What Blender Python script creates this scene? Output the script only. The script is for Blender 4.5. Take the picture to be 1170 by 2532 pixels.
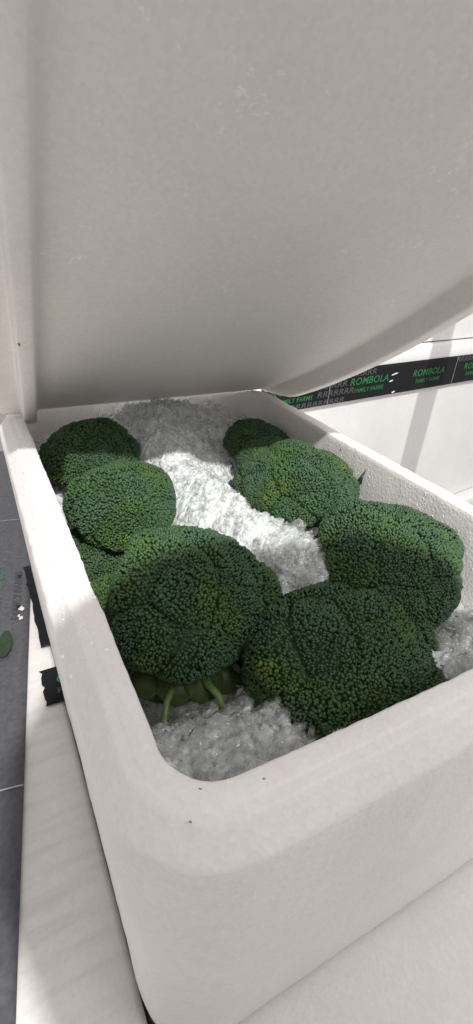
import bpy, math, random
import numpy as np
from mathutils import Matrix, Vector, noise

# ------------------------------------------------------------------ scene, camera, light
for o in list(bpy.data.objects):
    bpy.data.objects.remove(o)
scene = bpy.context.scene
C = scene.collection
S = 0.22                    # metres per layout unit (camera height above the box rim)
HB = 1.32                   # height of the open box in layout units; z = 0 in the layout is its rim


def W(p):
    """layout units -> metres; world z = 0 is the top of the lower layer of boxes"""
    p = np.asarray(p, dtype=float)
    return p * S + np.array([0, 0, HB * S])


R = np.array([[0.88664486, -0.1748146, 0.42813636],
              [-0.4579279, -0.46105582, 0.76008524],
              [0.06452077, -0.86998126, -0.48884525]])
cam_d = bpy.data.cameras.new('camera')
cam = bpy.data.objects.new('camera', cam_d)
C.objects.link(cam)
M = Matrix.Identity(4)
for i in range(3):
    M[i][0], M[i][1], M[i][2] = R[i][0], -R[i][1], -R[i][2]
loc = W((0, 0, 1.0))
for i in range(3):
    M[i][3] = loc[i]
cam.matrix_world = M
cam_d.sensor_fit = 'VERTICAL'
cam_d.sensor_height = 36
cam_d.lens = 36 * 1215 / 2532
cam_d.clip_start = 0.01
cam_d.clip_end = 100
scene.camera = cam

world = bpy.data.worlds.new('World')
scene.world = world
world.use_nodes = True
bg = world.node_tree.nodes['Background']
bg.inputs[0].default_value = (1.0, 0.965, 0.95, 1)
bg.inputs[1].default_value = 0.64

LAMP = (-0.35, -4.6, 7.6)
ld = bpy.data.lights.new('ceiling_lamp', 'POINT')
ld.energy = 255
ld.color = (1.0, 0.985, 0.955)
ld.shadow_soft_size = 0.014
lamp = bpy.data.objects.new('ceiling_lamp', ld)
C.objects.link(lamp)
lamp.location = W(LAMP)

fd = bpy.data.lights.new('fill_panel', 'AREA')       # added soft fill panel behind the camera; no such lamp is seen
fd.shape = 'RECTANGLE'
fd.size, fd.size_y = 1.6, 0.6
fd.energy = 29
fd.color = (1.0, 0.975, 0.965)
fill_lamp = bpy.data.objects.new('fill_panel', fd)
C.objects.link(fill_lamp)
fill_lamp.location = W((3.5, -6.8, 9.5))
fill_lamp.rotation_euler = (Vector(W((1.0, 1.0, 0))) - fill_lamp.location).to_track_quat('-Z', 'Y').to_euler()

scene.view_settings.view_transform = 'Standard'
scene.view_settings.look = 'None'
scene.view_settings.exposure = 0.0
scene.view_settings.gamma = 1.0

rng = np.random.default_rng(7)
random.seed(7)


# ------------------------------------------------------------------ helpers
def tag(o, label=None, cat=None, group=None, kind=None):
    if label: o['label'] = label
    if cat: o['category'] = cat
    if group: o['group'] = group
    if kind: o['kind'] = kind
    return o


def empty(name, loc, label, cat, group=None):
    o = bpy.data.objects.new(name, None)
    o.empty_display_size = 0.02
    C.objects.link(o)
    o.location = loc
    return tag(o, label, cat, group)


def root_loc(o):
    v = Vector((0, 0, 0))
    while o is not None:
        v += o.location
        o = o.parent
    return np.array(v)


def build(name, verts, faces, mat, parent=None, smooth=True):
    """verts in world metres -> one mesh object (local to its parent)"""
    v = np.asarray(verts, dtype=float)
    if parent is not None:
        v = v - root_loc(parent)
        base = np.zeros(3)
    else:
        base = np.array([v[:, 0].mean(), v[:, 1].mean(), v[:, 2].min()])
        v = v - base
    me = bpy.data.meshes.new(name)
    if isinstance(faces, np.ndarray):
        n, k = faces.shape
        me.vertices.add(len(v))
        me.vertices.foreach_set('co', v.astype(np.float32).ravel())
        me.loops.add(n * k)
        me.loops.foreach_set('vertex_index', faces.astype(np.int32).ravel())
        me.polygons.add(n)
        me.polygons.foreach_set('loop_start', np.arange(0, n * k, k, dtype=np.int32))
        me.polygons.foreach_set('loop_total', np.full(n, k, dtype=np.int32))
        me.update(calc_edges=True)
        me.validate()
    else:
        me.from_pydata([tuple(a) for a in v], [], faces)
    if smooth:
        me.polygons.foreach_set('use_smooth', np.ones(len(me.polygons), dtype=bool))
    me.materials.append(mat)
    me.update()
    o = bpy.data.objects.new(name, me)
    C.objects.link(o)
    if parent is not None:
        o.parent = parent
    else:
        o.location = base
    return o


def grid_faces(nr, nc, close_c=False, close_r=False):
    r = np.arange(nr if close_r else nr - 1)
    c = np.arange(nc if close_c else nc - 1)
    rr, cc = np.meshgrid(r, c, indexing='ij')
    r2 = (rr + 1) % nr
    c2 = (cc + 1) % nc
    return np.stack([rr * nc + cc, rr * nc + c2, r2 * nc + c2, r2 * nc + cc], -1).reshape(-1, 4)


def tube(path, radii, seg=10):
    path = [Vector(p) for p in path]
    V, F = [], []
    for i, p in enumerate(path):
        t = (path[min(i + 1, len(path) - 1)] - path[max(i - 1, 0)]).normalized()
        a = t.orthogonal().normalized() if i == 0 else (a - t * a.dot(t)).normalized()
        b = t.cross(a)
        for k in range(seg):
            w = 2 * math.pi * k / seg
            V.append(p + (a * math.cos(w) + b * math.sin(w)) * radii[i])
    for i in range(len(path) - 1):
        for k in range(seg):
            F.append((i * seg + k, i * seg + (k + 1) % seg, (i + 1) * seg + (k + 1) % seg, (i + 1) * seg + k))
    F.append(tuple(range(seg - 1, -1, -1)))
    F.append(tuple((len(path) - 1) * seg + k for k in range(seg)))
    return np.array([tuple(v) for v in V]), F


def fbm(P, scale, seed=0, octaves=3):
    P = np.asarray(P) * scale + seed * 17.3
    return np.array([noise.fractal(Vector(p), 1.0, 2.0, octaves) for p in P])


# ------------------------------------------------------------------ materials
def mat_new(name):
    m = bpy.data.materials.new(name)
    m.use_nodes = True
    nt = m.node_tree
    return m, nt, nt.nodes['Principled BSDF']


def node(nt, kind, **kw):
    n = nt.nodes.new(kind)
    for k, v in kw.items():
        setattr(n, k, v)
    return n


def ramp(nt, stops):
    r = node(nt, 'ShaderNodeValToRGB')
    e = r.color_ramp.elements
    while len(e) < len(stops):
        e.new(0.5)
    for i, (p, c) in enumerate(stops):
        e[i].position = p
        e[i].color = (*c, 1)
    return r


def foam(name, tint=(0.89, 0.86, 0.848), bump=0.25, rough=0.55, spots=False, streak=False):
    m, nt, b = mat_new(name)
    tc = node(nt, 'ShaderNodeTexCoord')
    ns = node(nt, 'ShaderNodeTexNoise')
    ns.inputs['Scale'].default_value = 9
    ns.inputs['Detail'].default_value = 5
    nt.links.new(tc.outputs['Object'], ns.inputs['Vector'])
    d = tuple(c * 0.93 for c in tint)
    r = ramp(nt, [(0.3, d), (0.65, tint)])
    nt.links.new(ns.outputs['Fac'], r.inputs[0])
    col = r.outputs[0]
    if spots:
        v = node(nt, 'ShaderNodeTexVoronoi')
        v.inputs['Scale'].default_value = 58
        mp = node(nt, 'ShaderNodeMapping')
        mp.inputs['Scale'].default_value = (1.0, 1.7, 1)
        n3 = node(nt, 'ShaderNodeTexNoise')
        n3.inputs['Scale'].default_value = 70
        mx0 = node(nt, 'ShaderNodeMixRGB')
        mx0.inputs[0].default_value = 0.05
        nt.links.new(tc.outputs['Object'], n3.inputs['Vector'])
        nt.links.new(tc.outputs['Object'], mx0.inputs[1])
        nt.links.new(n3.outputs['Color'], mx0.inputs[2])
        nt.links.new(mx0.outputs[0], mp.inputs['Vector'])
        nt.links.new(mp.outputs[0], v.inputs['Vector'])
        rs = ramp(nt, [(0.10, (1, 1, 1)), (0.24, (0, 0, 0))])
        nt.links.new(v.outputs['Distance'], rs.inputs[0])
        n2 = node(nt, 'ShaderNodeTexNoise')
        n2.inputs['Scale'].default_value = 22
        rn = ramp(nt, [(0.50, (0, 0, 0)), (0.60, (1, 1, 1))])
        nt.links.new(tc.outputs['Object'], n2.inputs['Vector'])
        nt.links.new(n2.outputs['Fac'], rn.inputs[0])
        mu = node(nt, 'ShaderNodeMath', operation='MULTIPLY')
        nt.links.new(rs.outputs[0], mu.inputs[0])
        nt.links.new(rn.outputs[0], mu.inputs[1])
        mx = node(nt, 'ShaderNodeMixRGB')
        mx.inputs[2].default_value = (0.95, 0.93, 0.915, 1)
        nt.links.new(mu.outputs[0], mx.inputs[0])
        nt.links.new(col, mx.inputs[1])
        col = mx.outputs[0]
    if streak:
        mp = node(nt, 'ShaderNodeMapping')
        mp.inputs['Rotation'].default_value = (0, 0, math.radians(28))
        mp.inputs['Scale'].default_value = (9, 95, 9)
        n4 = node(nt, 'ShaderNodeTexNoise')
        n4.inputs['Scale'].default_value = 1
        n4.inputs['Detail'].default_value = 4
        nt.links.new(tc.outputs['Object'], mp.inputs[0])
        nt.links.new(mp.outputs[0], n4.inputs['Vector'])
        rr = ramp(nt, [(0.30, (0.55, 0.54, 0.53)), (0.56, (1, 1, 1))])
        nt.links.new(n4.outputs['Fac'], rr.inputs[0])
        mm = node(nt, 'ShaderNodeMixRGB', blend_type='MULTIPLY')
        mm.inputs[0].default_value = 0.25
        nt.links.new(col, mm.inputs[1])
        nt.links.new(rr.outputs[0], mm.inputs[2])
        col = mm.outputs[0]
    b.inputs['Roughness'].default_value = rough
    vo = node(nt, 'ShaderNodeTexVoronoi')
    vo.inputs['Scale'].default_value = 330
    nt.links.new(tc.outputs['Object'], vo.inputs['Vector'])
    # the pressed beads: each a slightly different white
    bw_ = node(nt, 'ShaderNodeRGBToBW')
    nt.links.new(vo.outputs['Color'], bw_.inputs[0])
    br = ramp(nt, [(0.1, (0.945, 0.94, 0.935)), (0.9, (1, 1, 1))])
    nt.links.new(bw_.outputs[0], br.inputs[0])
    bm_ = node(nt, 'ShaderNodeMixRGB', blend_type='MULTIPLY')
    bm_.inputs[0].default_value = 1.0
    nt.links.new(col, bm_.inputs[1])
    nt.links.new(br.outputs[0], bm_.inputs[2])
    nt.links.new(bm_.outputs[0], b.inputs['Base Color'])
    bp = node(nt, 'ShaderNodeBump')
    bp.inputs['Strength'].default_value = bump
    bp.inputs['Distance'].default_value = 0.0011
    nb_ = node(nt, 'ShaderNodeTexNoise')
    nb_.inputs['Scale'].default_value = 60
    nb_.inputs['Detail'].default_value = 4
    nt.links.new(tc.outputs['Object'], nb_.inputs['Vector'])
    ad = node(nt, 'ShaderNodeMath', operation='ADD')
    nt.links.new(vo.outputs['Distance'], ad.inputs[0])
    nt.links.new(nb_.outputs['Fac'], ad.inputs[1])
    nt.links.new(ad.outputs[0], bp.inputs['Height'])
    nt.links.new(bp.outputs[0], b.inputs['Normal'])
    return m


M_FOAM = foam('white_foam', bump=0.28)
M_LID = foam('lid_foam', (0.89, 0.845, 0.822), 0.09, spots=True)
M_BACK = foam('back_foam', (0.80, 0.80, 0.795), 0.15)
M_LOW = foam('scuffed_foam', (0.80, 0.775, 0.755), 0.12, streak=True)


def tape_mat():
    m, nt, b = mat_new('black_tape')
    b.inputs['Base Color'].default_value = (0.012, 0.013, 0.016, 1)
    b.inputs['Roughness'].default_value = 0.42
    b.inputs['Specular IOR Level'].default_value = 0.10
    tc = node(nt, 'ShaderNodeTexCoord')
    n = node(nt, 'ShaderNodeTexNoise')
    n.inputs['Scale'].default_value = 45
    n.inputs['Detail'].default_value = 3
    nt.links.new(tc.outputs['Object'], n.inputs['Vector'])
    bp = node(nt, 'ShaderNodeBump')
    bp.inputs['Strength'].default_value = 0.35
    bp.inputs['Distance'].default_value = 0.002
    nt.links.new(n.outputs['Fac'], bp.inputs['Height'])
    nt.links.new(bp.outputs[0], b.inputs['Normal'])
    return m


def plain(name, col, rough=0.5):
    m, nt, b = mat_new(name)
    tc = node(nt, 'ShaderNodeTexCoord')
    n = node(nt, 'ShaderNodeTexNoise')
    n.inputs['Scale'].default_value = 160
    n.inputs['Detail'].default_value = 3
    nt.links.new(tc.outputs['Object'], n.inputs['Vector'])
    r = ramp(nt, [(0.3, tuple(c * 0.75 for c in col)), (0.7, tuple(min(1, c * 1.2) for c in col))])
    nt.links.new(n.outputs['Fac'], r.inputs[0])
    nt.links.new(r.outputs[0], b.inputs['Base Color'])
    b.inputs['Roughness'].default_value = rough
    return m


M_TAPE = tape_mat()
M_TAPE_SHEEN = plain('sheen_tape', (0.085, 0.088, 0.10), 0.38)  # black tape lightened to bluish grey, its sheen painted into the colour
M_GREEN = plain('green_print', (0.010, 0.15, 0.032))
M_DIM = plain('muted_green_print', (0.05, 0.14, 0.09))  # muted green for the lettering on the left tape
M_GREY = plain('grey_print', (0.065, 0.065, 0.07))
M_PALE = plain('pale_print', (0.35, 0.37, 0.37))
M_STEM = plain('stem_green', (0.12, 0.19, 0.045), 0.45)
M_BRANCH = plain('branch_green', (0.052, 0.080, 0.020), 0.5)
M_LEAF = plain('leaf_green', (0.020, 0.045, 0.018), 0.5)
M_CRUMB = plain('crumb_green', (0.26, 0.30, 0.10), 0.6)
M_CLOTH = plain('dark_cloth', (0.03, 0.035, 0.045), 0.9)
M_FLOOR = plain('floor_concrete', (0.42, 0.41, 0.40), 0.8)


def bud_mat():
    m, nt, b = mat_new('broccoli_buds')
    at = node(nt, 'ShaderNodeAttribute', attribute_name='bud_colour')
    nt.links.new(at.outputs['Color'], b.inputs['Base Color'])
    b.inputs['Roughness'].default_value = 0.42
    b.inputs['Specular IOR Level'].default_value = 0.28
    b.inputs['Subsurface Weight'].default_value = 0.0
    return m


M_BUD = bud_mat()
M_CORE = plain('crown_flesh', (0.030, 0.062, 0.020), 0.7)


def ice_mat(name, trans, col, rough, sss=0.0, coat=0.0):
    m, nt, b = mat_new(name)
    b.inputs['Base Color'].default_value = (*col, 1)
    b.inputs['Roughness'].default_value = rough
    b.inputs['IOR'].default_value = 1.31
    b.inputs['Transmission Weight'].default_value = trans
    if sss:
        b.inputs['Subsurface Weight'].default_value = sss
        b.inputs['Subsurface Radius'].default_value = (1.0, 1.0, 1.0)
        b.inputs['Subsurface Scale'].default_value = 0.004
    b.inputs['Coat Weight'].default_value = coat
    b.inputs['Coat Roughness'].default_value = 0.04
    tc = node(nt, 'ShaderNodeTexCoord')
    n = node(nt, 'ShaderNodeTexNoise')
    n.inputs['Scale'].default_value = 260
    n.inputs['Detail'].default_value = 2
    nt.links.new(tc.outputs['Object'], n.inputs['Vector'])
    bp = node(nt, 'ShaderNodeBump')
    bp.inputs['Strength'].default_value = 0.5
    bp.inputs['Distance'].default_value = 0.0015
    nt.links.new(n.outputs['Fac'], bp.inputs['Height'])
    nt.links.new(bp.outputs[0], b.inputs['Normal'])
    return m


M_ICE = ice_mat('crushed_ice_mass', 0.0, (0.64, 0.66, 0.66), 0.10, 0.3, 0.5)


def clear_ice(name, see=0.78):
    """clear wet flake: light passes straight through, frosted edges, glossy skin"""
    m = bpy.data.materials.new(name)
    m.use_nodes = True
    nt = m.node_tree
    nt.nodes.clear()
    out = node(nt, 'ShaderNodeOutputMaterial')
    tr = node(nt, 'ShaderNodeBsdfTransparent')
    tr.inputs[0].default_value = (1, 1, 1, 1)
    tl = node(nt, 'ShaderNodeBsdfTranslucent')
    tl.inputs[0].default_value = (0.93, 0.95, 0.95, 1)
    df = node(nt, 'ShaderNodeBsdfDiffuse')
    df.inputs[0].default_value = (0.88, 0.90, 0.90, 1)
    gl = node(nt, 'ShaderNodeBsdfGlossy')
    gl.inputs['Roughness'].default_value = 0.04
    m1 = node(nt, 'ShaderNodeMixShader')
    m1.inputs[0].default_value = 0.45
    nt.links.new(tl.outputs[0], m1.inputs[1])
    nt.links.new(df.outputs[0], m1.inputs[2])
    tc = node(nt, 'ShaderNodeTexCoord')
    ns = node(nt, 'ShaderNodeTexNoise')
    ns.inputs['Scale'].default_value = 140
    ns.inputs['Detail'].default_value = 3
    nt.links.new(tc.outputs['Object'], ns.inputs['Vector'])
    r = ramp(nt, [(0.40, (0.92,) * 3), (0.70, (0.45,) * 3)])
    nt.links.new(ns.outputs['Fac'], r.inputs[0])
    m2 = node(nt, 'ShaderNodeMixShader')
    nt.links.new(r.outputs[0], m2.inputs[0])
    nt.links.new(m1.outputs[0], m2.inputs[1])
    nt.links.new(tr.outputs[0], m2.inputs[2])
    fr = node(nt, 'ShaderNodeFresnel')
    fr.inputs[0].default_value = 1.5
    m3 = node(nt, 'ShaderNodeMixShader')
    ge = node(nt, 'ShaderNodeNewGeometry')      # only the outer skin is glossy
    sb = node(nt, 'ShaderNodeMath', operation='SUBTRACT')
    sb.inputs[0].default_value = 1.0
    nt.links.new(ge.outputs['Backfacing'], sb.inputs[1])
    mu = node(nt, 'ShaderNodeMath', operation='MULTIPLY')
    nt.links.new(fr.outputs[0], mu.inputs[0])
    nt.links.new(sb.outputs[0], mu.inputs[1])
    nt.links.new(mu.outputs[0], m3.inputs[0])
    nt.links.new(m2.outputs[0], m3.inputs[1])
    nt.links.new(gl.outputs[0], m3.inputs[2])
    nt.links.new(m3.outputs[0], out.inputs[0])
    return m


M_CHIP = clear_ice('ice_chip')
M_DROP = ice_mat('water_drop', 0.0, (0.90, 0.91, 0.91), 0.08)

# ------------------------------------------------------------------ floor under the pallet of boxes
zf = -2.9
g = 40
build('floor', W([(-g, -g, zf), (g, -g, zf), (g, g, zf), (-g, g, zf)]), [(0, 1, 2, 3)], M_FLOOR, smooth=False)
bpy.data.objects['floor']['kind'] = 'structure'


# ------------------------------------------------------------------ foam boxes
def rrect(x0, x1, y0, y1, r, step=0.018, narc=14):
    pts = []
    for (cx, cy, a0) in ((x1 - r, y0 + r, -90), (x1 - r, y1 - r, 0), (x0 + r, y1 - r, 90), (x0 + r, y0 + r, 180)):
        for k in range(narc + 1):
            a = math.radians(a0 + 90 * k / narc)
            pts.append((cx + r * math.cos(a), cy + r * math.sin(a)))
    out = []
    for i in range(len(pts)):
        p, q = np.array(pts[i]), np.array(pts[(i + 1) % len(pts)])
        n = max(1, int(np.linalg.norm(q - p) / step))
        for k in range(n):
            out.append(p + (q - p) * k / n)
    return np.array(out)


def ring_loft(rect, r, profile, step=0.018):
    """rect = inner opening; profile = (offset outward, z) loops lofted around it"""
    x0, x1, y0, y1 = rect
    base = rrect(x0, x1, y0, y1, r, step)
    cx, cy = (x0 + x1) / 2, (y0 + y1) / 2
    # outward normals of the rounded rectangle
    nx = np.where(base[:, 0] < x0 + r, base[:, 0] - (x0 + r), np.where(base[:, 0] > x1 - r, base[:, 0] - (x1 - r), 0))
    ny = np.where(base[:, 1] < y0 + r, base[:, 1] - (y0 + r), np.where(base[:, 1] > y1 - r, base[:, 1] - (y1 - r), 0))
    nn = np.stack([nx, ny], 1)
    nn /= np.maximum(np.linalg.norm(nn, axis=1, keepdims=True), 1e-9)
    rows = []
    for off, z in profile:
        q = base + nn * off
        rows.append(np.column_stack([q, np.full(len(q), z)]))
    n = len(base)
    V = np.concatenate(rows)
    return V, n


BX = (0.223, 1.849, 0.5375, 3.17)       # inner opening of the open box
prof = [(-0.10, -1.20), (-0.045, -1.17), (-0.03, -1.10), (-0.008, -0.30), (-0.003, -0.03), (0.0, -0.007), (0.003, -0.002), (0.010, 0.0),
        (0.030, 0.001), (0.050, 0.001), (0.053, -0.0005), (0.057, -0.0035), (0.061, -0.0045), (0.079, -0.005), (0.084, -0.0065), (0.088, -0.010), (0.093, -0.016),
        (0.132, -0.066), (0.136, -0.071), (0.139, -0.077), (0.1405, -0.085), (0.141, -0.095), (0.140, -0.135), (0.139, -0.15),
        (0.085, -1.24), (0.075, -HB + 0.01), (0.065, -HB + 0.004)]
box = empty('foam_box', W((1.03, 1.85, -HB)), 'open white foam box packed with broccoli and crushed ice', 'box', 'white foam boxes')
V, n = ring_loft(BX, 0.13, prof)
j = fbm(V, 26, 3, 2)[:, None] * 0.0022 + fbm(V, 5, 5, 2)[:, None] * 0.003
V = V + np.column_stack([j[:, 0], np.roll(j[:, 0], 7), j[:, 0] * 0.6])
F = [tuple(f) for f in grid_faces(len(prof), n, close_c=True)]
nv = len(V)
F = [f for f in F] + [tuple(range(n)), tuple(range((len(prof) - 1) * n + n - 1, (len(prof) - 1) * n - 1, -1))]
build('body', W(V), F, M_FOAM, box)

# condensation on the wall and the rim (too many to count)
ico_v = None


def ico(sub):
    import bmesh
    bm = bmesh.new()
    bmesh.ops.create_icosphere(bm, subdivisions=sub, radius=1.0)
    v = np.array([tuple(x.co) for x in bm.verts])
    bm.verts.index_update()
    f = np.array([[x.index for x in q.verts] for q in bm.faces])
    bm.free()
    return v, f


ICO1 = ico(1)
ICO2 = ico(2)


def octa_sub():
    v = [(0, 0, 1), (1, 0, 0), (0, 1, 0), (-1, 0, 0), (0, -1, 0), (0, 0, -1)]
    f = [(0, 1, 2), (0, 2, 3), (0, 3, 4), (0, 4, 1), (5, 2, 1), (5, 3, 2), (5, 4, 3), (5, 1, 4)]
    v = [np.array(a, float) for a in v]
    cache, out = {}, []

    def mid(a, b):
        k = (min(a, b), max(a, b))
        if k not in cache:
            w = v[a] + v[b]
            v.append(w / np.linalg.norm(w))
            cache[k] = len(v) - 1
        return cache[k]
    for a, b, c in f:
        ab, bc, ca = mid(a, b), mid(b, c), mid(c, a)
        out += [(a, ab, ca), (ab, b, bc), (ca, bc, c), (ab, bc, ca)]
    return np.array(v), np.array(out)


OCT = octa_sub()


def scatter(base, pos, mats):
    """copies of base mesh, each with its 3x3 matrix, at pos -> verts, faces"""
    bv, bf = base
    V = np.einsum('nij,kj->nki', mats, bv) + pos[:, None, :]
    n, k = len(pos), len(bv)
    Fc = bf[None] + (np.arange(n) * k)[:, None, None]
    return V.reshape(-1, 3), Fc.reshape(-1, 3)


dp, ds = [], []
for i in range(900):          # right inner wall
    z = -0.02 - 0.34 * rng.random() ** 1.2
    dp.append((1.849 + z * 0.025 - 0.002, 0.9 + 2.0 * rng.random(), z))
    ds.append(0.0012 + 0.0026 * rng.random() ** 4)
for i in range(330):          # left rim
    dp.append((0.088 + 0.13 * rng.random(), 1.0 + 1.7 * rng.random(), 0))
    ds.append(0.0012 + 0.0026 * rng.random() ** 4)
dp = np.array(dp)
left = np.arange(len(dp)) >= 900
off = 0.223 - dp[:, 0]
dp[:, 2] = np.where(left, np.interp(off, [0.0, 0.052, 0.060, 0.086, 0.093, 0.135], [0.001, 0.001, -0.0045, -0.007, -0.016, -0.07]), dp[:, 2])
mm = np.zeros((len(dp), 3, 3))
for i in range(len(dp)):
    s = ds[i] * S * (1.0 if i < 900 else 2.2)
    mm[i] = np.diag([s * (0.5 if i < 900 else 1), s * (0.8 + 0.8 * rng.random()), s * (1.0 if i < 900 else 0.5)])
dv, df = scatter(OCT, W(dp), mm)
build('water_drops', dv, df, M_DROP, box)['kind'] = 'stuff'


# ---- generic closed box of the stacks behind and below
def stack_box(name, label, cx, cy, ang, w, l, z0, z1, mat, lid_mat, lid_label, group='white foam boxes'):
    a = math.radians(ang)
    rot = np.array([[math.cos(a), -math.sin(a)], [math.sin(a), math.cos(a)]])

    def place(V):
        q = V.copy()
        q[:, :2] = V[:, :2] @ rot.T + np.array([cx, cy])
        return W(q)
    e = empty(name, W((cx, cy, z0)), label, 'box', group)
    rect = (-w / 2 + 0.12, w / 2 - 0.12, -l / 2 + 0.12, l / 2 - 0.12)
    p = [(0.03, z0), (0.05, z0 + 0.006), (0.055, z0 + 0.02), (0.075, z1 - 0.21), (0.08, z1 - 0.195), (0.112, z1 - 0.185), (0.12, z1 - 0.175),
         (0.12, z1 - 0.012), (0.113, z1 - 0.004), (0.10, z1)]
    V, n = ring_loft(rect, 0.06, p, 0.2)
    F = [tuple(f) for f in grid_faces(len(p), n, close_c=True)]
    F += [tuple(range(n - 1, -1, -1)), tuple((len(p) - 1) * n + k for k in range(n))]
    build('body', place(V), F, mat, e)
    q = [(0.105, z1 + 0.003), (0.122, z1 + 0.008), (0.130, z1 + 0.02), (0.128, z1 + 0.15), (0.12, z1 + 0.17), (0.10, z1 + 0.178), (-0.02, z1 + 0.182), (-0.06, z1 + 0.175)]
    V, n = ring_loft(rect, 0.06, q, 0.2)
    F = [tuple(f) for f in grid_faces(len(q), n, close_c=True)]
    F += [tuple(range(n - 1, -1, -1)), tuple((len(q) - 1) * n + k for k in range(n))]
    le = build('lid', place(V), F, lid_mat, e)
    le['label'] = lid_label
    return e, le, place


# ---- printed tape -----------------------------------------------------------
def text_mesh(s, size, shear=0.0, bold=0.0, spacing=1.0):
    c = bpy.data.curves.new('t', 'FONT')
    c.body = s
    c.size = size
    c.shear = shear
    c.offset = bold
    c.space_character = spacing
    c.resolution_u = 3
    o = bpy.data.objects.new('t', c)
    C.objects.link(o)
    dg = bpy.context.evaluated_depsgraph_get()
    me = bpy.data.meshes.new_from_object(o.evaluated_get(dg))
    v = np.array([tuple(x.co) for x in me.vertices])
    f = [tuple(p.vertices) for p in me.polygons]
    bpy.data.objects.remove(o)
    bpy.data.curves.remove(c)
    bpy.data.meshes.remove(me)
    return v, f


def lettering(name, s, u0, v0, width, height, mat, parent, frame, lift=0.0022):
    """text filling width x height at (u0, v0) in the tape's own frame(u, v, lift)"""
    v, f = text_mesh(s, 1.0, 0.12, 0.018, 1.05)
    mn, mx = v.min(0), v.max(0)
    q = np.column_stack([u0 + (v[:, 0] - mn[0]) / (mx[0] - mn[0]) * width,
                         v0 + (v[:, 1] - mn[1]) / (mx[1] - mn[1]) * height])
    P = np.array([frame(a, b, lift) for a, b in q])
    return build(name, W(P), f, mat, parent, smooth=False)


def tape_strip(name, frame, u0, u1, v0, v1, parent, nu=40, nv=8, wob=0.0015, tear0=0.0, tear1=0.0, thick=0.0012):
    V = []
    rows = nv + 1
    rr0 = [tear0 * (random.random() - 0.5) for _ in range(rows)]
    rr1 = [tear1 * (random.random() - 0.5) for _ in range(rows)]
    for side in (1, 0):
        for i in range(nu + 1):
            for k in range(rows):
                t = i / nu
                u = u0 + rr0[k] + (u1 + rr1[k] - u0 - rr0[k]) * t
                v = v0 + (v1 - v0) * k / nv
                w = wob * noise.noise(Vector((u * 7, v * 9, 3.1))) if side else 0
                V.append(frame(u, v, (thick + abs(w)) if side else 0.0004))
    n = (nu + 1) * rows
    F = [tuple(f) for f in grid_faces(nu + 1, rows)]
    F2 = [tuple(n + a for a in f[::-1]) for f in F]
    edge = [i * rows for i in range(nu + 1)] + [nu * rows + k for k in range(1, rows)] + \
           [i * rows + rows - 1 for i in range(nu - 1, -1, -1)] + [k for k in range(rows - 2, 0, -1)]
    E = [(edge[i], edge[(i + 1) % len(edge)], n + edge[(i + 1) % len(edge)], n + edge[i]) for i in range(len(edge))]
    return build(name, W(np.array(V)), F + F2 + E, M_TAPE, parent)


# back stack
BA = math.radians(8)
BU = np.array([math.cos(BA), math.sin(BA), 0])
BN = np.array([math.sin(BA), -math.cos(BA), 0])
BP = np.array([2.2, 3.45, 0])


def back_frame(u, v, lift):
    # the tape lies on the lip of the box and of its lid
    return BP + BU * u + np.array([0, 0, v]) + BN * lift


bw, bl = 4.6, 2.4
ctr = BP + BU * 2.05 - BN * (bl / 2)
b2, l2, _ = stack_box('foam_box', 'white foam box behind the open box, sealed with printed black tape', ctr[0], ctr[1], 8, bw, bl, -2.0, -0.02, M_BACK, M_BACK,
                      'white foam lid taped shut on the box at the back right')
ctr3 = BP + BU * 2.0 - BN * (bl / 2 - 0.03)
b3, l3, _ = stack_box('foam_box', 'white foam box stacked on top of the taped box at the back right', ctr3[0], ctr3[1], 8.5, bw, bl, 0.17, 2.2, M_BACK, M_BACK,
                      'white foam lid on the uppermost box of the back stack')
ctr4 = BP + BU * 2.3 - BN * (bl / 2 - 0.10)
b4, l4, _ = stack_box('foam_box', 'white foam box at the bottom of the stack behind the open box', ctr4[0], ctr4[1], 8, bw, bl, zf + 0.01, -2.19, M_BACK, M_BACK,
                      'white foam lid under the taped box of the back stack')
stack_box('foam_box', 'unseen white foam box added behind the propped lid to block light at the far end', 1.02, 4.80, 0, 1.66, 2.4, -HB, 0.30, M_BACK, M_BACK,  # added out of sight to keep light from leaking in behind the lid
          'white foam lid of the unseen box added behind the propped lid')
tp = tape_strip('printed_tape', back_frame_t := (lambda u, v, l: back_frame(u, v, l + 0.012)), -0.12, 3.6, -0.305, 0.005, b2, 120, 8, 0.006)
for u0 in (-0.03, 0.93, 1.87, 2.80):
    lettering('lettering', 'ROMBOLA', u0, -0.158, 0.55, 0.07, M_GREEN, tp, back_frame_t, 0.008)
    lettering('lettering', 'FAMILY FARMS', u0 + 0.07, -0.232, 0.42, 0.042, M_GREEN, tp, back_frame_t, 0.008)
for u0, v0, s in ((0.60, -0.072, 'RRRRRRRRRR'), (0.55, -0.150, 'RRRRR'), (0.52, -0.225, 'RRRRRRR'), (0.20, -0.297, 'RRRRRRRRRR'),
                  (2.62, -0.06, 'RRRRRRRRRRRR')):
    lettering('lettering', s, u0, v0, 0.068 * len(s), 0.054 if v0 > -0.29 else 0.045, M_GREY, tp, back_frame_t, 0.008)
for u0 in (0.66, 2.62):
    build('join_line', W([back_frame_t(u0, -0.303, 0.008), back_frame_t(u0 + 0.006, -0.303, 0.008),
                          back_frame_t(u0 + 0.006, 0.003, 0.008), back_frame_t(u0, 0.003, 0.008)]), [(0, 1, 2, 3)], M_PALE, tp, smooth=False)
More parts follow.
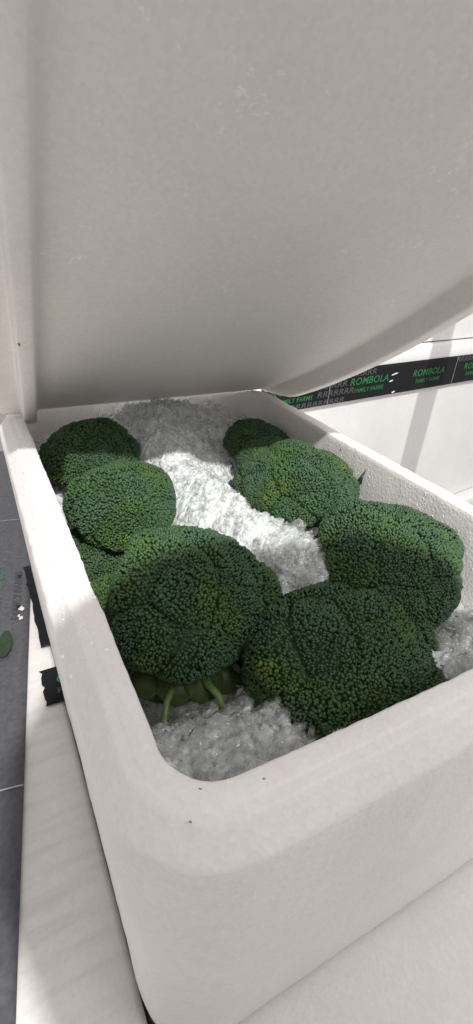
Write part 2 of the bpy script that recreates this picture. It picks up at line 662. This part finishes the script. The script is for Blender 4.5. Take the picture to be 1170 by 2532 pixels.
# torn specks in the tape where the foam shows
for (u, v, a, bb) in ((1.56, -0.10, 0.05, 0.010), (1.53, -0.165, 0.03, 0.007), (1.60, -0.285, 0.025, 0.008)):
    pts = [back_frame_t(u + a * math.cos(t) * (0.8 + 0.4 * random.random()), v + bb * math.sin(t) * (0.6 + 0.8 * random.random()) + 0.2 * a * math.cos(t), 0.0085)
           for t in np.linspace(0, 2 * math.pi, 11)[:-1]]
    build('torn_speck', W(np.array(pts)), [tuple(range(10))], M_BACK, tp, smooth=False)

# lower layer: the box the open one stands on and its neighbour on the left
lowA, lidA, _ = stack_box('foam_box', 'white foam box underneath the open broccoli box', 1.605, 1.9, 0, 2.85, 3.7, zf + 0.01, -HB - 0.184, M_FOAM, M_FOAM,
                          'white foam lid the open broccoli box stands on')
lowB, lidB, _ = stack_box('foam_box', 'white foam box at the left edge with a wide strip of grey tape', -0.775, 3.0, 0, 1.82, 6.0, zf + 0.01, -HB - 0.190, M_FOAM, M_LOW,
                          'scuffed foam lid crossed by printed tape')


def low_frame(u, v, lift):
    return np.array([u, v, -HB + lift + 0.001])


# torn tape end poking out from under the box
t2 = tape_strip('torn_tape_gap_shade', low_frame, 0.050, 0.24, 2.04, 2.31, lidB, 10, 10, 0.004, 0.02, 0.0)


def rot_frame(u, v, lift):         # print runs across the tape
    return low_frame(u, v, lift)


tape_strip('torn_tape_gap_shade', low_frame, 0.088, 0.140, 2.50, 3.42, lidB, 8, 20, 0.004, 0.015, 0.0)  # black strip laid in for the shaded gap between the lower boxes
lettering('lettering', 'O', 0.125, 2.17, 0.07, 0.065, M_GREEN, t2, low_frame, 0.006)
lettering('lettering', 'FA', 0.115, 2.10, 0.08, 0.038, M_GREY, t2, low_frame, 0.006)

# wide tape along the left
ta = math.radians(90 - 8.6)
TD = np.array([math.cos(ta), math.sin(ta), 0])
TN = np.array([-math.sin(ta), math.cos(ta), 0])
T0 = np.array([-0.176, 1.44, -HB - 0.004])


def left_frame(u, v, lift):        # u along the tape away from the camera, v towards the left
    return T0 + TD * u + TN * (v - 0.02) + np.array([0, 0, lift])


t3 = tape_strip('printed_tape', left_frame, -1.2, 4.4, -0.005, 0.40, lidB, 90, 8, 0.006)
t3.data.materials[0] = M_TAPE_SHEEN
for u0 in (1.30,):
    lettering('lettering', 'ROMBOLA', u0, 0.185, 0.75, 0.11, M_DIM, t3, left_frame, 0.008)
    lettering('lettering', 'FAMILY FARMS', u0 + 0.1, 0.055, 0.55, 0.055, M_GREY, t3, left_frame, 0.008)
for u0 in (0.19, 2.75):
    build('join_line', W([left_frame(u0, -0.004, 0.009), left_frame(u0 + 0.008, -0.004, 0.009), left_frame(u0 + 0.008, 0.395, 0.009),
                          left_frame(u0, 0.395, 0.009)]), [(0, 3, 2, 1)], M_PALE, t3, smooth=False)

for (u, v, a) in ((1.50, 0.050, 0.022), (1.43, 0.062, 0.012), (1.40, 0.048, 0.016)):
    pts = [left_frame(u + a * math.cos(t) * (0.5 + random.random()), v + a * 0.7 * math.sin(t) * (0.5 + random.random()), 0.010)
           for t in np.linspace(0, 2 * math.pi, 10)[:-1]]
    build('torn_speck', W(np.array(pts)), [tuple(range(9))], M_LOW, t3, smooth=False)
lf = []
for k in range(9):
    t = k / 8
    wd = 0.045 * math.sin(math.pi * min(1, 0.12 + 0.86 * t)) ** 0.7
    for m_ in (-1, 0, 1):
        lf.append((-0.135 + m_ * wd + 0.045 * t, 2.50 + 0.20 * t, -HB + 0.012 + 0.012 * abs(m_) + 0.02 * t * t))
LV = np.array(lf)
LV2 = LV - np.array([0, 0, 0.004])
FF = [tuple(f) for f in grid_faces(9, 3)]
leaf = build('leaf_scrap', W(np.concatenate([LV, LV2])), FF + [tuple(27 + q for q in f[::-1]) for f in FF], M_LEAF)
tag(leaf, 'dark green leaf scrap lying on the grey tape at the left edge', 'leaf')

# unseen post added at the right to cast a shadow stripe on the taped box
V, n = ring_loft((3.36, 3.54, 1.92, 2.10), 0.03, [(0, zf + 0.05), (0, 6.0)], 2.0)
post = empty('shadow_post', W((3.45, 2.0, zf)), 'unseen post added beside the back boxes to cast a stripe of shadow on them', 'post')
build('shaft', W(V), [tuple(f) for f in grid_faces(2, n, close_c=True)] + [tuple(range(n, 2 * n))], M_BACK, post)
V, n = ring_loft((3.26, 3.64, 1.82, 2.20), 0.02, [(0, zf + 0.002), (0, zf + 0.045), (-0.01, zf + 0.05)], 2.0)
build('foot_plate', W(V), [tuple(f) for f in grid_faces(3, n, close_c=True)] + [tuple(range(2 * n, 3 * n))], M_BACK, post)

# ------------------------------------------------------------------ the lid, propped open and twisted
XL, XR, Y0 = 0.10, 2.12, 3.17


def lid_point(x, s):
    t = (x - XL) / (XR - XL)
    aL = math.radians(38.5)
    yl = 3.05 - s * math.cos(aL)
    zl = 0.02 + s * math.sin(aL)
    # right edge: shallower and bowed
    aR = math.radians(20 + 10 * min(1, s / 2.2))
    yr = 3.19 - s * math.cos(aR) * 1.0
    zr = 0.0 + s * math.sin(aR)
    e = t ** 1.3
    y = yl * (1 - e) + yr * e
    z = zl * (1 - e) + zr * e
    return np.array([x - 0.042 * s * (1 - t), y, z])


LS = 2.72
lp = [(0.0, 0.0), (0.006, 0.012), (0.015, 0.016), (0.105, 0.018), (0.112, 0.021), (0.116, 0.03), (0.120, 0.072), (0.124, 0.080), (0.132, 0.084),
      (0.180, 0.084), (0.188, 0.081), (0.193, 0.074), (0.205, 0.018), (0.212, 0.006), (0.225, 0.0)]
lr = [(0.0, 0.0), (0.006, 0.020), (0.014, 0.026), (0.06, 0.034), (0.070, 0.038), (0.078, 0.05), (0.088, 0.090), (0.094, 0.098), (0.102, 0.101), (0.15, 0.104), (0.160, 0.101),
      (0.167, 0.092), (0.200, 0.012), (0.206, 0.004), (0.215, 0.0)]
ns = 80
cols = []      # (x, w, side)
for o_, w_ in lp:
    cols.append((XL + o_, w_, 0))
for k in range(1, 30):
    cols.append((XL + 0.225 + (XR - XL - 0.440) * k / 30, 0.0, 2))
for o_, w_ in reversed(lr):
    cols.append((XR - o_, w_, 1))
under, top = [], []
rc = 0.16
for i in range(ns + 1):
    for (x, w, side) in cols:
        # rounded corners: rows shortened close to the edges
        ed = min(x - XL, XR - x)
        cut = rc - math.sqrt(max(0, rc * rc - (rc - ed) ** 2)) if ed < rc else 0
        s0 = cut * (1.0 if side != 0 else 0.15)
        s1 = LS - cut * 1.6
        s = s0 + (s1 - s0) * i / ns
        if side == 1 or side == 2:
            fade = min(1, max(0, (s - 0.02) / 0.30))
            w = w * (0.25 + 0.75 * fade)
        P = lid_point(x, s)
        h = 1e-3
        n_ = np.cross(lid_point(x + h, s) - P, lid_point(x, s + h) - P)
        n_ /= np.linalg.norm(n_)
        if n_[2] > 0:
            n_ = -n_
        bead = 0.0012 * noise.noise(Vector((x * 9, s * 9, 1.7)))
        under.append(P + n_ * (w + bead))
        top.append(P - n_ * 0.11)
nc = len(cols)
nu_ = len(under)
Fg = grid_faces(ns + 1, nc)
F = [tuple(f) for f in Fg] + [tuple(nu_ + a for a in f[::-1]) for f in Fg]
edge = [i * nc for i in range(ns + 1)] + [ns * nc + k for k in range(1, nc)] + [i * nc + nc - 1 for i in range(ns - 1, -1, -1)] + [k for k in range(nc - 2, 0, -1)]
F += [(edge[i], nu_ + edge[i], nu_ + edge[(i + 1) % len(edge)], edge[(i + 1) % len(edge)]) for i in range(len(edge))]
lid = empty('foam_lid', W((1.05, 3.15, 0)), 'white foam lid propped open above the broccoli, underside showing', 'lid')
build('panel', W(np.array(under + top)), F, M_LID, lid)

# ------------------------------------------------------------------ broccoli
HEADS = []          # centre (layout), radius, vertical ratio for keeping the ice out


def fib(n, pmax, jit, r):
    i = np.arange(n) + 0.5
    cz = 1 - (1 - math.cos(pmax)) * i / n
    ph = i * 2.399963 + r.random() * 6
    s = np.sqrt(1 - cz * cz)
    u = np.stack([s * np.cos(ph), s * np.sin(ph), cz], 1)
    u = u + r.normal(size=u.shape) * jit
    return u / np.linalg.norm(u, axis=1, keepdims=True)


def two_nearest(u, dirs):
    d = np.arccos(np.clip(u @ dirs.T, -1, 1))
    k = np.argpartition(d, 1, axis=1)[:, :2]
    dd = np.take_along_axis(d, k, 1)
    o = np.argsort(dd, 1)
    dd = np.take_along_axis(dd, o, 1)
    k = np.take_along_axis(k, o, 1)
    return dd[:, 0], dd[:, 1], k[:, 0]


def broccoli(label, c, rad, cv, seed, lobes=13, bud=0.0068, tilt=(0, 0), groove=0.08, elong=(1, 1), yaw=0, yellow=0.25, fine=True, stem=True, bump=None):
    r = np.random.default_rng(seed)
    HEADS.append((np.array(c), rad * max(elong), cv))
    PM = math.radians(118)
    L1 = fib(lobes, math.radians(105), 0.16, r)
    L2 = fib(int(lobes * 8.5), math.radians(118), 0.06, r)
    amp1 = 1 + r.normal(size=lobes) * 0.075
    cleft = 0.35 + 1.3 * r.random(lobes)
    Rt = (Matrix.Rotation(math.radians(tilt[0]), 3, 'X') @ Matrix.Rotation(math.radians(tilt[1]), 3, 'Y') @ Matrix.Rotation(math.radians(yaw), 3, 'Z'))
    Rt = np.array(Rt)
    ax = np.array([rad * elong[0], rad * elong[1], rad * cv])

    def surf(u):
        d1, d2, k1 = two_nearest(u, L1)
        e1, e2, _ = two_nearest(u, L2)
        f = 1 - groove * cleft[k1] * np.exp(-(d2 - d1) / 0.075) - groove * 0.45 * np.exp(-(e2 - e1) / 0.045)
        # the swelling of each floret
        wts = np.exp(-(np.arccos(np.clip(u @ L1.T, -1, 1)) / 0.35) ** 2)
        f *= (wts * amp1).sum(1) / np.maximum(wts.sum(1), 1e-9)
        if bump is not None:
            for bd, ba, bs in bump:
                bd = np.array(bd) / np.linalg.norm(bd)
                f *= 1 + ba * np.exp(-(np.arccos(np.clip(u @ bd, -1, 1)) / bs) ** 2)
        f *= 1 + 0.075 * np.sin(3.1 * u[:, 0] + seed) * np.cos(2.7 * u[:, 1] - seed) + 0.03 * np.sin(6.3 * u[:, 1] + 2 * seed) * np.cos(5.1 * u[:, 0] + seed)
        # the crown tucks in underneath
        pol = np.arccos(np.clip(u[:, 2], -1, 1))
        f *= 1 - 0.22 * np.clip((pol - 1.6) / 0.5, 0, 1) ** 1.5
        return u * ax * f[:, None], k1, d2 - d1
    c = np.array(c)
    e = empty('broccoli', W(c - np.array([0, 0, rad * cv * 1.05])), label, 'broccoli', 'broccoli heads in the ice')
    # inner crown flesh
    nr, ncc = 28, 56
    pol = np.linspace(0.02, math.radians(150), nr)
    az = np.linspace(0, 2 * math.pi, ncc, endpoint=False)
    pp, aa = np.meshgrid(pol, az, indexing='ij')
    u = np.stack([np.sin(pp) * np.cos(aa), np.sin(pp) * np.sin(aa), np.cos(pp)], -1).reshape(-1, 3)
    q, _, _ = surf(u)
    pl = np.arccos(np.clip(u[:, 2], -1, 1))
    sh = np.where(pl > 1.95, 1 - 0.55 * np.clip((pl - 1.95) / 0.6, 0, 1), 1)
    q = q * 0.945 * np.column_stack([sh, sh, np.ones_like(sh)])
    core = build('crown', W(q @ Rt.T + c), grid_faces(nr, ncc, close_c=True), M_CORE, e)
    if stem:
        base = c + Rt @ np.array([0, 0, -rad * cv * 0.55])
        tip = c + Rt @ np.array([0, 0, -rad * cv * 1.5])
        v, f = tube([W(base), W(base * 0.6 + tip * 0.4), W(tip)], [rad * 0.42 * S, rad * 0.27 * S, rad * 0.25 * S], 16)
        build('stalk', v, f, M_STEM, e)
    # buds
    area = 2 * math.pi * rad * rad * (1 - math.cos(PM)) * (0.45 + 0.55 * cv)
    bud = bud * 0.92
    nb = int(area / ((1.58 * bud) ** 2))
    u = fib(nb, PM, 0.32 * bud / rad * 1.7, r)
    q, k1, gap = surf(u)
    P = q @ Rt.T + c
    nrm = u / np.array([elong[0], elong[1], cv])
    nrm = (nrm / np.linalg.norm(nrm, axis=1, keepdims=True)) @ Rt.T
    nrm += r.normal(size=nrm.shape) * 0.12
    nrm /= np.linalg.norm(nrm, axis=1, keepdims=True)
    t1 = np.cross(nrm, r.normal(size=nrm.shape))
    t1 /= np.linalg.norm(t1, axis=1, keepdims=True)
    t2_ = np.cross(nrm, t1)
    sz = bud * (0.74 + 0.42 * r.random(nb)) * (1 + 0.16 * np.sin(9 * u[:, 0] + seed) * np.cos(8 * u[:, 1])) * S
    mats = np.stack([t1 * sz[:, None], t2_ * (sz * (0.85 + 0.3 * r.random(nb)))[:, None], nrm * (sz * 1.3)[:, None]], 2)
    P = W(P + nrm * (bud * 0.75 * (r.random(nb)[:, None] - 0.35)))
    # colour of each bud: blue-green to olive, yellowing in patches
    nz = fbm(P, 26, seed, 2)
    n2 = fbm(P, 75, seed + 5, 2)
    g0, g1 = np.array([0.043, 0.092, 0.030]), np.array([0.044, 0.088, 0.046])
    g2, g3 = np.array([0.066, 0.118, 0.024]), np.array([0.120, 0.165, 0.030])
    t = np.clip(nz * 1.3 + 0.5, 0, 1)[:, None]
    col = g0 * t + g1 * (1 - t)
    y1 = np.clip((nz + 0.5 * n2 - 0.10) * 1.6, 0, 1)[:, None]
    col = col * (1 - 0.40 * y1) + g2 * 0.40 * y1
    y2 = np.clip((nz * 0.8 + n2 * 0.8 - (0.86 - yellow * 0.3)) * 3.0, 0, 0.8)[:, None]
    col = col * (1 - y2) + g3 * y2
    col *= 1.02 * (0.78 + 0.44 * r.random(nb))[:, None]
    basem = ICO1 if not fine else OCT
    if fine == 2:
        basem = ICO2
    for k in range(lobes):
        idx = np.where(k1 == k)[0]
        if len(idx) < 4:
            continue
        v, f = scatter(basem, P[idx], mats[idx])
        o = build('floret', v, f, M_BUD, e)
        at = o.data.color_attributes.new('bud_colour', 'FLOAT_COLOR', 'POINT')
        cc = np.repeat(np.column_stack([col[idx], np.ones(len(idx))]), len(basem[0]), axis=0)
        at.data.foreach_set('color', cc.astype(np.float32).ravel())
    return e


broccoli('dark broccoli head in the far left corner under the lid', (0.545, 2.78, -0.20), 0.285, 0.68, 1, 12, 0.0078)
broccoli('brightly lit heart-shaped broccoli head by the left rim', (0.585, 2.20, -0.26), 0.285, 0.82, 2, 9, 0.0072, tilt=(12, -6), yaw=40, elong=(1.0, 0.95),
         bump=[((-0.8, 0.5, 0.5), 0.10, 0.5), ((0.8, 0.4, 0.5), 0.10, 0.5)])
broccoli('shaded broccoli head wedged low against the left wall', (0.420, 2.16, -0.55), 0.25, 0.85, 3, 11, 0.0075)
broccoli('large broccoli head at the front left with stems showing below', (0.585, 1.40, -0.30), 0.335, 0.96, 4, 14, 0.0070, tilt=(-8, 6), yaw=15, yellow=0.1, elong=(1.04, 1.0))
broccoli('dark broccoli head squeezed between the left wall and the large front one', (0.36, 1.74, -0.52), 0.17, 1.0, 10, 9, 0.0072, yellow=-0.4)
broccoli('large dark broccoli head at the front beside the near rim', (1.045, 0.93, -0.43), 0.388, 0.78, 5, 16, 0.0068, tilt=(4, 4), yaw=60, yellow=0.0, bump=[((-0.1, 0.75, 0.75), 0.10, 0.45)])
broccoli('half-shaded broccoli head against the right wall', (1.455, 1.23, -0.25), 0.352, 0.80, 6, 15, 0.0066, tilt=(0, -8), yaw=100)
broccoli('brightest broccoli head, wide, at the right beside the ice channel', (1.475, 1.975, -0.20), 0.362, 0.66, 7, 15, 0.0070, yaw=20, yellow=0.5)
broccoli('small dark broccoli head at the far right under the lid', (1.62, 2.69, -0.22), 0.215, 0.68, 8, 9, 0.0078)
broccoli('small lit broccoli head peeping out behind the widest bright one', (1.575, 2.46, -0.22), 0.185, 0.66, 9, 8, 0.0075)

# thin leaf stems under the large front head, and the leaf tip on the right wall
root4 = [o for o in bpy.data.objects if o.get('label', '').startswith('large broccoli head at the front left')][0]
for pts, rr in (([(0.50, 1.22, -0.40), (0.40, 1.10, -0.42), (0.365, 1.04, -0.45), (0.355, 1.01, -0.56)], [0.014, 0.012, 0.011, 0.011]),
                ([(0.54, 1.20, -0.42), (0.555, 1.08, -0.395), (0.565, 1.03, -0.395), (0.57, 1.005, -0.43), (0.57, 1.0, -0.55)], [0.015, 0.014, 0.013, 0.012, 0.012])):
    v, f = tube([W(p) for p in pts], [q * S for q in rr], 10)
    build('leaf_stem', v, f, M_STEM, root4)
for k, az in enumerate((-165, -140, -118, -98, -78, -58, -35)):
    a_ = math.radians(az)
    d_ = np.array([math.cos(a_), math.sin(a_), 0])
    p0 = np.array([0.585, 1.40, -0.66]) + d_ * 0.05
    p2 = np.array([0.585, 1.40, -0.40]) + d_ * 0.285
    p1 = (p0 + p2) / 2 + np.array([0, 0, -0.035]) + d_ * 0.02
    v, f = tube([W(p0), W(p1), W(p2)], [0.07 * S, 0.055 * S, 0.075 * S], 12)
    build('branch', v, f, M_BRANCH, root4)
root7 = [o for o in bpy.data.objects if o.get('label', '').startswith('brightest broccoli head')][0]
lv = [(1.80, 1.86, -0.16), (1.835, 1.85, -0.13), (1.838, 1.84, -0.07), (1.815, 1.83, -0.12), (1.83, 1.845, -0.17), (1.80, 1.845, -0.14)]
build('leaf_tip', W(np.array(lv)), [(0, 4, 1, 2), (0, 2, 3, 5), (0, 5, 3, 4), (1, 4, 3, 2)], M_LEAF, root7)


# ------------------------------------------------------------------ crushed ice
PATH = np.array([(1.05, 3.2), (1.02, 2.75), (0.98, 2.35), (1.02, 1.95), (1.08, 1.62), (1.18, 1.30)])


def ice_h(x, y):
    d = np.full(x.shape, 9.0)
    for i in range(len(PATH) - 1):
        a, b = PATH[i], PATH[i + 1]
        ab = b - a
        t = np.clip(((x - a[0]) * ab[0] + (y - a[1]) * ab[1]) / (ab @ ab), 0, 1)
        d = np.minimum(d, np.hypot(x - a[0] - t * ab[0], y - a[1] - t * ab[1]))
    ridge = np.exp(-(d / 0.24) ** 2)
    z = -0.46 + 0.31 * ridge
    z = z + (0.40 - 0.25 * ridge) * np.clip((y - 2.5) / 0.55, 0, 1) * (0.6 + 0.4 * np.clip((x - 0.4) / 0.4, 0, 1)) * (0.6 + 0.4 * np.clip((1.7 - x) / 0.2, 0, 1))
    front = np.clip((1.04 - y) / 0.24, 0, 1) * (1 - 0.35 * np.exp(-(((x - 0.95) / 0.35) ** 2)))
    z = z + 0.17 * front
    z = z - 0.05 * np.exp(-(((x - 0.55) / 0.25) ** 2 + ((y - 1.10) / 0.13) ** 2))
    z = z - 0.30 * np.clip((0.52 - x) / 0.15, 0, 1) * np.clip((y - 1.0) / 0.2, 0, 1) * np.clip((2.7 - y) / 0.2, 0, 1)
    return z


from mathutils import kdtree


def flake_cells(seed):
    """random flakes packed side by side: centre, tilt and offset of each"""
    r = np.random.default_rng(seed)
    pts = []
    for (n, y0, y1) in ((700, BX[2], 1.10), (7500, 1.10, BX[3])):
        pts.append(np.column_stack([BX[0] + (BX[1] - BX[0]) * r.random(n), y0 + (y1 - y0) * r.random(n)]))
    pts = np.concatenate(pts)
    kd = kdtree.KDTree(len(pts))
    for i, p in enumerate(pts):
        kd.insert((p[0], p[1], 0), i)
    kd.balance()
    sl = r.normal(size=(len(pts), 2)) * 0.42
    of = r.normal(size=len(pts)) * 0.010
    return pts, kd, sl, of


CELLS = [flake_cells(21), flake_cells(22)]


def flake_relief(x, y):
    wx = x + 0.008 * np.sin(y * 61 + x * 23)
    wy = y + 0.008 * np.sin(x * 57 - y * 19)
    out = np.full(len(x), -9.0)
    for pts, kd, sl, of in CELLS:
        k = np.array([kd.find((a, b_, 0))[1] for a, b_ in zip(wx, wy)])
        d = np.column_stack([wx, wy]) - pts[k]
        big = np.where(pts[k][:, 1] < 1.10, 1.0, 0.8)
        out = np.maximum(out, (d * sl[k]).sum(1) + of[k] * big * 1.4)
    return np.clip(out, -0.05, 0.05) * np.where(y < 1.15, 0.8, 0.66)


nx, ny = 330, 530
gx, gy = np.meshgrid(np.linspace(BX[0] + 0.004, BX[1] - 0.004, nx), np.linspace(BX[2] + 0.004, BX[3] - 0.004, ny), indexing='xy')
gz = ice_h(gx, gy)
P = np.column_stack([gx.ravel(), gy.ravel(), gz.ravel()])
P[:, 2] += fbm(P, 9, 2, 2) * 0.045 + flake_relief(P[:, 0], P[:, 1])
ice = empty('crushed_ice', W((1.03, 1.85, -0.6)), 'crushed ice heaped around the broccoli inside the foam box', 'ice')
ice['kind'] = 'stuff'
build('ice_mass', W(P), grid_faces(ny, nx), M_ICE, ice)['kind'] = 'stuff'


def chips(n, xr, yr, smin, smax, seed, name):
    r = np.random.default_rng(seed)
    x = xr[0] + (xr[1] - xr[0]) * r.random(n)
    y = yr[0] + (yr[1] - yr[0]) * r.random(n)
    z = ice_h(x, y)
    p = np.column_stack([x, y, z])
    z = z + fbm(p, 9, 2, 2) * 0.045 + flake_relief(x, y)
    sz = smin + (smax - smin) * r.random(n) ** 2.2
    p[:, 2] = z + sz * (r.random(n) * 0.5 - 0.2)
    keep = np.ones(n, bool)
    for c, rad, cv in HEADS:
        q = (p - c) / np.array([rad, rad, rad * cv])
        keep &= (np.linalg.norm(q, axis=1) > 0.97)
    keep &= (x - sz > BX[0]) & (x + sz < BX[1]) & (y - sz > BX[2]) & (y + sz < BX[3])
    p, sz = p[keep], sz[keep]
    n = len(p)
    bv, bf = ICO1
    A = r.normal(size=(n, 3, 3))
    Q, _ = np.linalg.qr(A)
    D = np.stack([np.ones(n), 0.5 + 0.5 * r.random(n), 0.22 + 0.35 * r.random(n)], 1) * sz[:, None] * S
    mats = Q * D[:, None, :]
    Vv = bv[None] * (0.72 + 0.5 * r.random((n, len(bv), 1)))
    V = np.einsum('nij,nkj->nki', mats, Vv) + W(p)[:, None, :]
    Fc = bf[None] + (np.arange(n) * len(bv))[:, None, None]
    build(name, V.reshape(-1, 3), Fc.reshape(-1, 3), M_CHIP, ice, smooth=False)['kind'] = 'stuff'


chips(11000, (BX[0], BX[1]), (1.1, 3.15), 0.008, 0.030, 11, 'ice_chips')
chips(2600, (BX[0], BX[1]), (0.54, 1.15), 0.012, 0.062, 12, 'ice_chunks')
chips(420, (1.0, 1.42), (1.12, 1.55), 0.022, 0.055, 13, 'ice_chunks')


# ------------------------------------------------------------------ crumbs of broccoli
def crumb(label, p, s, seed, flat=0.5):
    r = np.random.default_rng(seed)
    v = ICO1[0] * (0.65 + 0.6 * r.random((len(ICO1[0]), 1))) * np.array([1, 0.6, flat]) * s * S
    a = r.random() * 6
    rt = np.array([[math.cos(a), -math.sin(a), 0], [math.sin(a), math.cos(a), 0], [0, 0, 1]])
    o = build('broccoli_crumb', v @ rt.T + W(p), ICO1[1], M_CRUMB)
    tag(o, label, 'crumb', 'broccoli crumbs')


crumb('longest green crumb, lying on the left rim ledge', (0.128, 0.905, -0.055), 0.010, 1)
crumb('green crumb on the near rim below the ice', (0.40, 0.505, 0.001), 0.0045, 2)
crumb('green crumb at the inner edge of the rounded near corner', (0.268, 0.542, 0.001), 0.005, 3)
crumb('pale green crumb on the near left corner of the rim', (0.225, 0.490, 0.001), 0.0038, 4)
crumb('upper of two dark specks on the right inner wall', (1.843, 2.08, -0.05), 0.006, 5, 1)
crumb('lower of two dark specks on the right inner wall', (1.841, 2.10, -0.10), 0.006, 6, 1)
pl = lid_point(XL + 0.118, 1.0)
crumb('green crumb stuck on the left rib of the lid', (pl[0] + 0.01, pl[1] - 0.045, pl[2] - 0.075), 0.009, 7, 1)

# ------------------------------------------------------------------ the person taking the picture (out of frame; only the shadow is seen)
sk = bpy.data.meshes.new('person')
pv = [(0.36, -2.4, 0.2), (0.36, -2.3, 1.2), (0.36, -2.1, 1.95), (0.36, -1.85, 2.62), (0.22, -1.66, 3.10), (0.22, -1.60, 3.46),
      (-0.62, -2.05, 2.0), (-0.95, -1.8, 1.0), (-0.45, -1.0, 0.75),
      (1.34, -2.05, 2.0), (1.65, -1.8, 1.0), (1.15, -1.0, 0.72),
      (0.0, -2.45, -0.6), (0.72, -2.45, -0.6), (-0.02, -2.6, -2.82), (0.74, -2.6, -2.82)]
pe = [(0, 1), (1, 2), (2, 3), (3, 4), (4, 5), (2, 6), (6, 7), (7, 8), (2, 9), (9, 10), (10, 11), (0, 12), (0, 13), (12, 14), (13, 15)]
pr = [0.70, 0.66, 0.70, 0.40, 0.65, 0.57, 0.33, 0.24, 0.17, 0.33, 0.24, 0.17, 0.42, 0.42, 0.25, 0.25]
sk.from_pydata([tuple(W(p)) for p in pv], pe, [])
sk.materials.append(M_CLOTH)
person = bpy.data.objects.new('person', sk)
C.objects.link(person)
md = person.modifiers.new('skin', 'SKIN')
for i, q in enumerate(pr):
    sk.skin_vertices[0].data[i].radius = (q * S, q * S)
sk.skin_vertices[0].data[0].use_root = True
md2 = person.modifiers.new('sub', 'SUBSURF')
md2.levels = 2
md2.render_levels = 2
tag(person, 'person in dark clothes bending over the box, only their shadow showing', 'person')

scene.cycles.max_bounces = 16
scene.cycles.diffuse_bounces = 12
scene.cycles.transparent_max_bounces = 24
